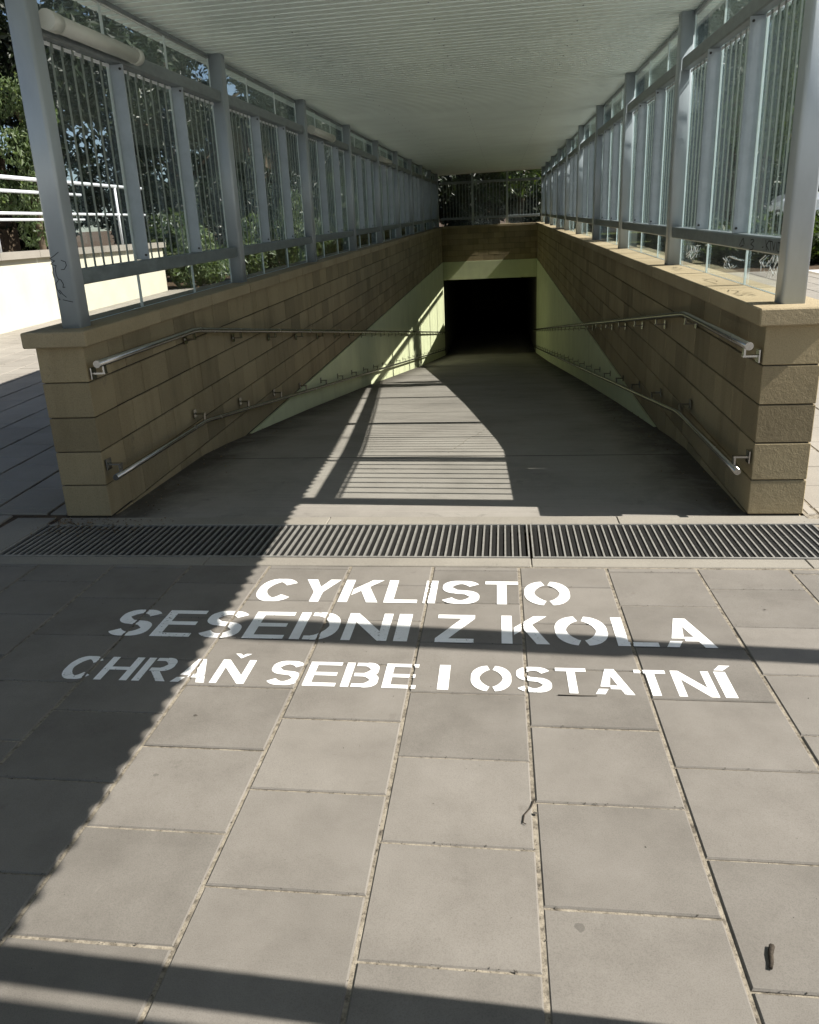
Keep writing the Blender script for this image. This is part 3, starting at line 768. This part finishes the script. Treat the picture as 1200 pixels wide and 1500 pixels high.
def words_line(text, x0, x1, yb, yt, label):
    tot = sum(ADV[c] for c in text) - .09
    em = (x1 - x0) / tot; cap = yt - yb; x = x0
    t = thing('painted_text', label, 'painted text', ((x0 + x1) / 2, yb, .0018), 'stencilled lines on the paving')
    xm = (x0 + x1) / 2
    for c in text:
        if c != ' ':
            w = (ADV[c] - .09) * em / cap
            mb = MB()
            for qi, q in enumerate(glyph(c, w)):
                ll = []
                for (gx, gy) in q:
                    X = x + gx * cap + ROT * (gy * cap); Y = gy * cap - .0094 * (x + gx * cap)
                    ll.append((X - xm, Y, .00006 * (qi % 9)))
                mb.poly(ll)
            for f in mb.bm.faces:
                f.normal_update()
                if f.normal.z < 0: f.normal_flip()
            mb.build('letter', M['paint'], t, recalc=False)
        x += ADV[c] * em
    return t
words_line('CYKLISTO', -1.118, .285, 3.045, 3.285, 'white stencilled word CYKLISTO, the short line nearest the grate')
words_line('SESEDNI Z KOLA', -1.635, .79, 2.695, 2.935, 'white stencilled words SESEDNI Z KOLA crossed by a dark shadow')
words_line('CHRAŇ SEBE I OSTATNÍ', -1.65, .768, 2.352, 2.520, 'white stencilled words CHRAŇ SEBE I OSTATNÍ, the line nearest the viewer')

# ------------------------------------------------------------------ litter on the paving
def twig(pts, r, label):
    mb = MB(); mb.tube([(x, y, r + .001) for x, y in pts], r, 6, True, r * .6)
    tag(mb.build('twig', M['twig']), label, 'twig', 'bits of wood on the paving')
twig([(.565, 1.355), (.556, 1.335), (.552, 1.315), (.545, 1.298)], .0062, 'short thick piece of dark bark on a front slab')
twig([(.082, 1.80), (.070, 1.765), (.052, 1.735), (.048, 1.705), (.056, 1.700)], .0022, 'thin bent twig lying across a slab joint')
twig([(.18, 2.335), (.26, 2.334), (.31, 2.336)], .0018, 'straight dark stick just below the painted words')
twig([(1.69, 4.60), (1.73, 4.52)], .012, 'dark scrap of bark beside the right wall foot')
mb = MB(); rl = random.Random(3)
def crumb(x, y, z, s):
    v = [mb.bm.verts.new((x + rl.uniform(-s, s), y + rl.uniform(-s, s), z + (0 if k < 3 else s * rl.uniform(.5, 1.1)))) for k in range(4)]
    for q in ((0, 1, 3), (1, 2, 3), (2, 0, 3)): mb.bm.faces.new([v[i] for i in q])
for i in range(-9, 9):
    off = 0 if i % 2 == 0 else .5
    for k in range(-5, 5):
        y = YJ + (k - off) * SL
        if not (.6 < y < 3.45): continue
        for _ in range(rl.randint(5, 26)):
            x = X00 + (i + rl.random() ** 1.0) * SW
            crumb(x, y - .0094 * x + rl.gauss(0, .003), .0004, rl.uniform(.0012, .0038))
    for _ in range(60):
        y = rl.uniform(.7, 3.4); x = X00 + i * SW + ROT * (y - 3) + rl.gauss(0, .004); crumb(x, y, -.002, rl.uniform(.0012, .0034))
for _ in range(260): crumb(rl.uniform(-2.4, 1.6), rl.uniform(.8, 3.4), .0006, rl.triangular(.0008, .0034, .0012))
for _ in range(9):
    x, y, r_ = rl.uniform(-1.8, 1.4), rl.uniform(.9, 3.3), rl.uniform(.004, .008)
    mb.poly([(x + r_ * rl.uniform(.7, 1.2) * math.cos(k * .63), y + r_ * rl.uniform(.55, 1) * math.sin(k * .63), .0022) for k in range(10)])
for _ in range(90): crumb(rl.uniform(-2.6, 2.0), rl.uniform(3.47, 4.18), .003, rl.uniform(.002, .004))
tag(mb.build('dirt_crumbs', M['gum']), kind='stuff')
mb = MB()
for _ in range(620):
    u = rl.random()
    if u < .45: x, y = rl.triangular(-2.75, -1.9, -2.6), rl.triangular(3.85, 4.2, 4.12)
    elif u < .7: x, y = rl.triangular(XL + .0, XL + .45, XL + .03), rl.uniform(4.2, 9)
    else: x, y = rl.triangular(XR - .35, XR, XR - .03), rl.uniform(4.25, 9)
    z = rz(max(y, 4.2)) + .004; s = rl.uniform(.004, .011); a = rl.random() * PI
    c_, s_ = math.cos(a) * s, math.sin(a) * s
    mb.quad((x - c_, y - s_, z), (x + s_ * .5, y - c_ * .5, z + rl.uniform(0, s)), (x + c_, y + s_, z), (x - s_ * .5, y + c_ * .5, z + rl.uniform(0, s)))
for _ in range(1800):
    x, y = rl.uniform(-8.2, -3.2), rl.triangular(19.5, 24, 21.8); z = gz(y) + .01; s = rl.uniform(.02, .06); a = rl.random() * PI
    c_, s_ = math.cos(a) * s, math.sin(a) * s
    mb.quad((x - c_, y - s_, z), (x + s_ * .5, y - c_ * .5, z + rl.uniform(0, s)), (x + c_, y + s_, z), (x - s_ * .5, y + c_ * .5, z + rl.uniform(0, s)))
tag(mb.build('leaf_litter', M['leaf_dry']), kind='stuff')

# ------------------------------------------------------------------ white terrace wall and railings at left
ww = thing('terrace_wall', 'cream sunlit terrace wall with a stone coping at the left', 'wall', (0, 0, 0))
WX = -8.40; wt = lambda y: 1.66 + .032 * (y - 13)
def wedge(mb, x0, x1, y0, y1, zb, zt, bev=0):
    v = [mb.bm.verts.new(p) for p in ((x0, y0, zb(y0)), (x1, y0, zb(y0)), (x1, y1, zb(y1)), (x0, y1, zb(y1)), (x0, y0, zt(y0)), (x1, y0, zt(y0)), (x1, y1, zt(y1)), (x0, y1, zt(y1)))]
    for q in ((3, 2, 1, 0), (4, 5, 6, 7), (0, 1, 5, 4), (1, 2, 6, 5), (2, 3, 7, 6), (3, 0, 4, 7)): mb.bm.faces.new([v[i] for i in q])
mb = MB(); wedge(mb, WX - .3, WX, 2, 19.6, lambda y: gz(y) - .1, lambda y: wt(y) - .06); mb.build('wall_body', M['white_wall'], ww)
mb = MB()
y = 2.0
while y < 19.6:
    b = min(y + 1.2, 19.65); wedge(mb, WX - .36, WX + .09, y + .004, b - .004, lambda q: wt(q) - .06, lambda q: wt(q) + .06); y = b
mb.build('coping', M['paving_light'], ww)
def railing(x, h, label, y0=8.55, y1=19.2):
    t = thing('pipe_railing', label, 'railing', (0, 0, 0), 'white railings on the terrace')
    z = lambda y: wt(y) + .06
    for hh in (h, h * .52):
        mb = MB(); mb.tube([(x, y0, z(y0) + hh), (x, y1, z(y1) + hh)], .034 if hh == h else .027, 10); mb.build('rail', M['white_metal'], t)
    y = y0
    while y < y1 + .1:
        mb = MB(); mb.tube([(x, y, z(y) - .01), (x, y, z(y) + h)], .028, 10); mb.build('upright', M['white_metal'], t); y += 2.3
railing(WX - .12, 1.22, 'white pipe railing standing on the cream terrace wall')
railing(WX - 1.7, 1.16, 'second white pipe railing set back behind the terrace wall')
mb = MB(); wedge(mb, WX - 6, WX - .301, 2, 19.6, lambda y: gz(y) - .1, lambda y: wt(y) - .02); struct('terrace', mb, M['bounce_ground'])

# ------------------------------------------------------------------ vegetation
def leaf_mesh(name, blobs, n, size, mat, seed, flat=.4, upb=.5):
    """crown of folded leaf faces scattered through overlapping clumps"""
    r = random.Random(seed); mb = MB()
    tot = sum(b[3] ** 2 for b in blobs)
    for (cx, cy, cz, R) in blobs:
        k = int(n * R * R / tot)
        for _ in range(k):
            while True:
                v = Vector((r.uniform(-1, 1), r.uniform(-1, 1), r.uniform(-1, 1)))
                if .12 < v.length < 1: break
            v = v.normalized() * (v.length ** .45)
            p = Vector((cx, cy, cz)) + Vector((v.x * R, v.y * R, v.z * R * .8))
            s = size * r.uniform(.55, 1.4)
            nrm = (v * .6 + Vector((r.uniform(-1, 1), r.uniform(-1, 1), r.uniform(-1, 1) + upb))).normalized()
            a = nrm.orthogonal().normalized(); b = nrm.cross(a); th = r.random() * 2 * PI
            a, b = a * math.cos(th) + b * math.sin(th), b * math.cos(th) - a * math.sin(th)
            q = [p - a * s, p - b * s * flat + nrm * s * .15, p + a * s, p + b * s * flat + nrm * s * .15]
            mb.bm.faces.new([mb.bm.verts.new(x) for x in q])
    me = bpy.data.meshes.new(name); mb.bm.to_mesh(me); mb.bm.free(); me.materials.append(mat); return me
def crown_blobs(seed, h0, h1, R, n):
    r = random.Random(seed); out = []
    for _ in range(n):
        t = r.random(); z = h0 + (h1 - h0) * t
        w = R * (1 - abs(t - .42) ** 1.6 * 1.3)
        a = r.random() * 2 * PI; d = w * math.sqrt(r.random())
        out.append((d * math.cos(a), d * math.sin(a), z, R * r.uniform(.2, .42)))
    return out
def trunk_mesh(name, h, r0, blobs, seed):
    r = random.Random(seed); mb = MB()
    pts = [(0, 0, -.2)]; x = y = 0
    for k in range(1, 7):
        x += r.uniform(-.12, .12); y += r.uniform(-.12, .12); pts.append((x, y, h * k / 6))
    mb.tube(pts, r0, 10, True, r0 * .35)
    for b in r.sample(blobs, min(9, len(blobs))):
        k = r.randint(2, 5); p = Vector(pts[k]); q = Vector(b[:3]); m = (p + q) / 2 + Vector((0, 0, r.uniform(-.3, .3)))
        mb.tube([p, m, q], r0 * .38, 6, True, r0 * .07)
    bmesh.ops.recalc_face_normals(mb.bm, faces=mb.bm.faces)
    me = bpy.data.meshes.new(name); mb.bm.to_mesh(me); mb.bm.free(); me.materials.append(M['bark']); return me
def tree_kind(seed, h0, h1, R, nb, nl, size, mat):
    bl = crown_blobs(seed, h0, h1, R, nb)
    return (leaf_mesh('crown', bl, nl, size, M[mat], seed), trunk_mesh('trunk', h0 + (h1 - h0) * .55, .17 + R * .03, bl, seed))
KIND = {
 'tall': tree_kind(11, 3.6, 12.5, 4.0, 34, 21000, .125, 'leaf_dark'),
 'broad': tree_kind(12, 3.0, 9.0, 3.6, 30, 18000, .12, 'leaf_mid'),
 'young': tree_kind(13, 2.4, 7.0, 2.2, 22, 5500, .14, 'leaf_pale'),
 'dense': tree_kind(14, .8, 9.5, 3.4, 40, 20000, .17, 'leaf_dark'),
}
def tree(kind, x, y, rot, s, label, name='tree', group='trees around the ramp'):
    t = thing(name, label, 'tree', (x, y, gz(y) - .03), group); t.rotation_euler.z = rot; t.scale = s if isinstance(s, tuple) else (s, s, s)
    for nm, me in zip(('crown', 'trunk'), KIND[kind]):
        o = bpy.data.objects.new(nm, me); COL.objects.link(o); o.parent = t
BUSH = leaf_mesh('foliage', [(r_ * math.cos(a), r_ * math.sin(a), z, .5) for r_, a, z in ((.1, 0, .5), (.45, 1, .45), (.5, 2.6, .5), (.45, 4.2, .4), (.2, 5, .95), (.4, 5.6, .6))], 2600, .085, M['leaf_pale'], 21, .35)
BUSHD = leaf_mesh('foliage', [(r_ * math.cos(a), r_ * math.sin(a), z, .55) for r_, a, z in ((.1, 0, .5), (.45, 1, .45), (.5, 2.6, .6), (.45, 4.2, .5), (.2, 5, 1.05), (.4, 5.6, .7))], 2600, .10, M['leaf_mid'], 22, .4)
def stems(seed):
    r = random.Random(seed); mb = MB()
    for _ in range(7):
        a = r.random() * 2 * PI; d = r.uniform(.2, .6); mb.tube([(0, 0, -.05), (d * .4 * math.cos(a), d * .4 * math.sin(a), .5), (d * math.cos(a), d * math.sin(a), r.uniform(.8, 1.2))], .015, 5, True, .005)
    me = bpy.data.meshes.new('stems'); mb.bm.to_mesh(me); mb.bm.free(); me.materials.append(M['bark']); return me
STEM = stems(5)
def bush(x, y, sx, sz, label, me, rot=0, group='shrubs beyond the terrace wall'):
    t = thing('shrub', label, 'shrub', (x, y, gz(y) - .03), group); t.scale = (sx, sx, sz); t.rotation_euler.z = rot
    for nm, m_ in (('foliage', me), ('stems', STEM)):
        o = bpy.data.objects.new(nm, m_); COL.objects.link(o); o.parent = t

# left: a row whose high crowns shade the ground behind
tree('tall', -13.5, 13.5, .3, 1.0, 'tall dark tree behind the white railings at far left')
tree('tall', -12.4, 22.0, 2.0, 1.2, 'tall dark tree standing past the far end of the terrace wall')
tree('young', -10.9, 18.6, 1.0, (.42, .42, .66), 'slim pale green young tree just behind the white railings')
tree('tall', -15.2, 18.2, 1.4, 1.1, 'tall dark tree behind the slim pale young tree')
tree('tall', -11.5, 30, 4.0, 1.0, 'tall dark tree farther along the left side')
tree('tall', -16, 5.5, 5.0, 1.0, 'tall dark tree at the left edge of the view')
for i, (x, y, s) in enumerate(((-19, 8, .8), (-18.5, 15, .92), (-19, 22, .95), (-17, 29, .75), (-15, 37, .85), (-9, 39, .9), (-7.2, 27.5, .62), (-23, 12, 1.2), (-23, 24, 1.25), (-22, 17.5, 1.1))):
    tree('dense', x, y, i * 1.3, s, ['dense low-branched tree deep in the shade behind the left trees', 'small dense tree between the planting bed and the left screens'][1 if i == 6 else 0], group='dense trees at left')
bush(-7.9, 20.6, .95, 1.15, 'pale leafy shrub touching the end of the cream terrace wall', BUSH)
bush(-7.0, 22.3, 1.0, 1.3, 'pale leafy shrub on the leaf litter beyond the terrace wall', BUSH, 2)
bush(-5.6, 22.6, .9, 1.7, 'tall pale shrub seen beside the second left post', BUSH, 4)
bush(-5.2, 25.5, 1.0, 1.9, 'tall green shrub behind the second left bay', BUSHD, 1)
bush(-4.2, 29.0, 1.0, 1.7, 'green shrub beyond the third left bay', BUSHD, 3)
bush(-9.4, 23.5, 1.3, 1.3, 'wide green shrub behind the shrubs at the wall end', BUSHD, 5)
def hedge(x, y0, y1, h, label, n):
    t = thing('hedge', label, 'hedge', (x, (y0 + y1) / 2, gz((y0 + y1) / 2)), 'hedges'); r = random.Random(int(abs(x) * 10)); L = y1 - y0
    mb = MB(); mb.box(-.55, .55, -L / 2, L / 2, -1.2, h - .25, lambda X, Y: .05 * Y); mb.build('stems', M['bark'], t)  # solid core box that stops light passing through the hedge
    bl = []
    for i in range(int(L / .8)):
        for z in (.5, h * .5, h - .5): bl.append((r.uniform(-.35, .35), -L / 2 + .8 * i + r.uniform(-.3, .3), z + r.uniform(-.2, .3) + .05 * (-L / 2 + .8 * i), .95))
    o = bpy.data.objects.new('foliage', leaf_mesh('foliage', bl, n, .12, M['leaf_dark'], 31)); COL.objects.link(o); o.parent = t
hedge(-15.4, 3, 24, 4.2, 'long tall dark hedge behind the terrace railings', 16000)
hedge(-8.6, 26.5, 42, 4.6, 'tall dark hedge beyond the planting bed at left', 12000)
hedge(6.6, 24, 33, 4.4, 'tall dark hedge added outside the far right bays to block skylight', 9000)  # added to keep skylight out of the far bays
for i, (x, y, s_) in enumerate(((-6.4, 31.5, .7), (-5.6, 35, .8), (6.4, 27.5, .55), (8.2, 35.5, .6), (8.5, 39, .9))):
    tree('dense', x, y, i * 2.1, s_, ['small dense tree close to the far left bays', 'dense tree by the far end of the left bays', 'dense dark tree close outside the eighth right bay', 'dense dark tree by the far end of the right bays', 'dense dark tree beyond the far right corner of the canopy'][i], group='dense trees by the far bays')
# right
tree('young', 6.6, 13.1, 0, (.42, .42, 1.3), 'slim pale young tree close outside the fourth right bay', group='trees around the ramp')
tree('young', 6.8, 20.6, 2, (.75, .75, 1.3), 'fuller pale young tree outside the sixth right bay', group='trees around the ramp')
tree('broad', 15.5, 27, 2, 1.1, 'broad green tree beyond the right screens, nearer the street')
tree('broad', 12.5, 38, 4, 1.0, 'broad green tree beyond the right screens, left of the cars')
tree('broad', 21, 33, 1, 1.2, 'broad green tree far out at the right edge')
tree('tall', 19, 58, 1, 1.0, 'tall dark tree across the street behind the parked cars')
tree('tall', 27, 60, 3, 1.1, 'tall dark tree across the street at far right')
tree('tall', 11, 62, 5, 1.0, 'tall dark tree across the street seen along the right posts')
# beyond the end wall
tree('broad', .8, 39.5, 1, .85, 'sunlit green tree behind the far screen, right half')
tree('dense', -3.6, 38.5, 2, .8, 'dark dense tree behind the far screen, left half')
tree('dense', -.3, 44, 1, 1.0, 'dark dense tree behind the sunlit tree at the far screen')
tree('dense', 4.5, 46, 3, 1.0, 'dark dense tree deep behind the far screen')
for i, (x, y, s_) in enumerate(((-6.5, 44, 1.1), (-1.5, 56, 1.3), (5, 60, 1.4), (11, 54, 1.3), (-9, 56, 1.4), (16, 66, 1.5), (25, 68, 1.5), (35, 62, 1.5), (40, 50, 1.4), (33, 44, 1.2))):
    tree('dense', x, y, i * 1.7, s_, 'dense tree in the dark wood far behind the canopy', group='far wood')
tree('tall', -1.0, 50, 3, 1.1, 'tall dark tree deep behind the far screen')
for i in range(7):
    y = 20.5 + .25 * (i % 2); bush(4.6 + 1.15 * i, y, 1.05, .85, 'dark clipped shrub in the row along the right paving', BUSHD, i * 1.1, 'shrub row at right')

# lawn and street at right
mb = MB(); mb.quad((6.6, 21.5, gz(21.5) - .02), (60, 21.5, gz(21.5) - .02), (60, 44, gz(44) - .02), (3, 44, gz(44) - .02)); struct('lawn', mb, M['grass'])
mb = MB(); mb.quad((3, 44.05, gz(44.05) - .012), (80, 44.05, gz(44.05) - .012), (80, 54, gz(54) - .012), (3, 54, gz(54) - .012)); struct('street', mb, M['asphalt'])

def car(x, y, rot, mat, label):
    t = thing('parked_car', label, 'car', (x, y, gz(y) - .01), 'cars parked on the street'); t.rotation_euler.z = rot
    prof = [(-2.1, .35), (-2.12, .75), (-1.95, .92), (-1.2, 1.0), (-.55, 1.42), (.75, 1.45), (1.45, 1.02), (2.05, .88), (2.12, .6), (2.1, .35)]
    def shell(nm, pf, w, m, inset=0):
        mb = MB(); L = [mb.bm.verts.new((p[0], -w + (.16 if p[1] > 1.1 else 0), p[1])) for p in pf]; R = [mb.bm.verts.new((p[0], w - (.16 if p[1] > 1.1 else 0), p[1])) for p in pf]
        n = len(pf); mb.bm.faces.new(L); mb.bm.faces.new(R[::-1])
        for i in range(n): mb.bm.faces.new((L[i], R[i], R[(i + 1) % n], L[(i + 1) % n]))
        bmesh.ops.bevel(mb.bm, geom=list(mb.bm.edges), offset=.04, segments=2, affect='EDGES', clamp_overlap=True)
        return mb.build(nm, m, t)
    shell('body', prof, .86, mat)
    shell('side_window', [(-1.05, 1.02), (-.5, 1.36), (.68, 1.38), (1.2, 1.04)], .80, M['car_glass'])
    mb = MB(); mb.quad((1.42, -.68, 1.07), (1.42, .68, 1.07), (.84, .58, 1.42), (.84, -.58, 1.42)); mb.build('windscreen', M['car_glass'], t)
    for wx in (-1.3, 1.32):
        for wy in (-.80, .80):
            mb = MB(); mb.tube([(wx, wy - .1, .32), (wx, wy + .1, .32)], .32, 20); w = mb.build('wheel', M['rubber'], t)
            mb = MB(); mb.tube([(wx, wy - .105, .32), (wx, wy + .105, .32)], .19, 14); mb.build('rim', M['car_silver'], w)
car(15.6, 47, .15, M['car_silver'], 'silver car parked on the street beyond the right screens')
car(12.6, 51.5, .1, M['car_blue'], 'blue car parked on the far side of the street')
car(20.6, 48, .1, M['car_silver'], 'silver car farthest right on the street')

# added things out of view on the right, shaped to shade the paving
lp = thing('shadow_pole', 'added unseen pole casting the shadow bar over the painted words', 'shadow caster', (4.4, 2.44, -.01))
mb = MB(); mb.tube([(0, 0, 0), (0, .0, 2.2), (.0, .03, 4.3)],   .05, 12, True, .062); mb.build('pole', M['galv'], lp)
mb = MB(); mb.tube([(.0, .03, 4.1), (.0, .05, 5.6)], .085, 14, True, .10); mb.build('pole_head', M['lamp_body'], lp)  # thicker top added to broaden the pole's shadow bar
nb = thing('shadow_board', 'added unseen board that shades the nearest slabs', 'notice board', (1.85, .62, 0))
mb = MB(); mb.box(-.03, .03, -.55, .33, .1, 3.4, None, .01); mb.build('panel', M['galv'], nb)
for yy in (-.50, .23):
    mb = MB(); mb.rbox(.0601, yy, .06, .05, -.02, 3.4, .008); mb.build('leg', M['post'], nb)

# ------------------------------------------------------------------ light, sky, camera
EL = math.atan(1 / .975)
sd = Vector((1, -.055, 1 / .975 * math.hypot(1, .055))).normalized()
sun = bpy.data.lights.new('Sun', 'SUN'); sun.energy = 5.0; sun.angle = math.radians(.32); sun.color = (1, .955, .88)
so = bpy.data.objects.new('Sun', sun); COL.objects.link(so); so.rotation_euler = sd.to_track_quat('Z', 'Y').to_euler()
w = bpy.data.worlds.new('World'); sc.world = w; w.use_nodes = True; nt = w.node_tree
sky = nt.nodes.new('ShaderNodeTexSky'); sky.sky_type = 'NISHITA'; sky.sun_disc = False
sky.sun_elevation = EL; sky.sun_rotation = math.atan2(sd.x, sd.y)
nt.links.new(sky.outputs[0], nt.nodes['Background'].inputs[0]); nt.nodes['Background'].inputs[1].default_value = .06

f, yaw, pitch, roll, h = 1140.447, .12687, .32167, -.04380, 1.4413
cam = bpy.data.cameras.new('Camera'); co = bpy.data.objects.new('Camera', cam); COL.objects.link(co); sc.camera = co
cam.sensor_fit = 'VERTICAL'; cam.sensor_height = 36; cam.lens = f / 1500 * 36; cam.clip_end = 1000; cam.clip_start = .02
cy, sy, cp, sp, cr_, sr_ = math.cos(yaw), math.sin(yaw), math.cos(pitch), math.sin(pitch), math.cos(roll), math.sin(roll)
fwd = Vector((-sy, cy, 0)); rt = Vector((cy, sy, 0)); upv = Vector((0, 0, 1))
F = fwd * cp - upv * sp; U = upv * cp + fwd * sp
R_ = rt * cr_ + U * sr_; U_ = U * cr_ - rt * sr_
co.matrix_world = Matrix(((R_.x, U_.x, -F.x, 0), (R_.y, U_.y, -F.y, 0), (R_.z, U_.z, -F.z, h), (0, 0, 0, 1)))

sc.view_settings.view_transform = 'Standard'; sc.view_settings.look = 'None'; sc.view_settings.exposure = 1.0; sc.view_settings.gamma = 1
sc.render.engine = 'CYCLES'
sc.cycles.max_bounces = 8; sc.cycles.diffuse_bounces = 4; sc.cycles.transparent_max_bounces = 24; sc.cycles.use_denoising = True
sc.cycles.caustics_reflective = False; sc.cycles.caustics_refractive = False
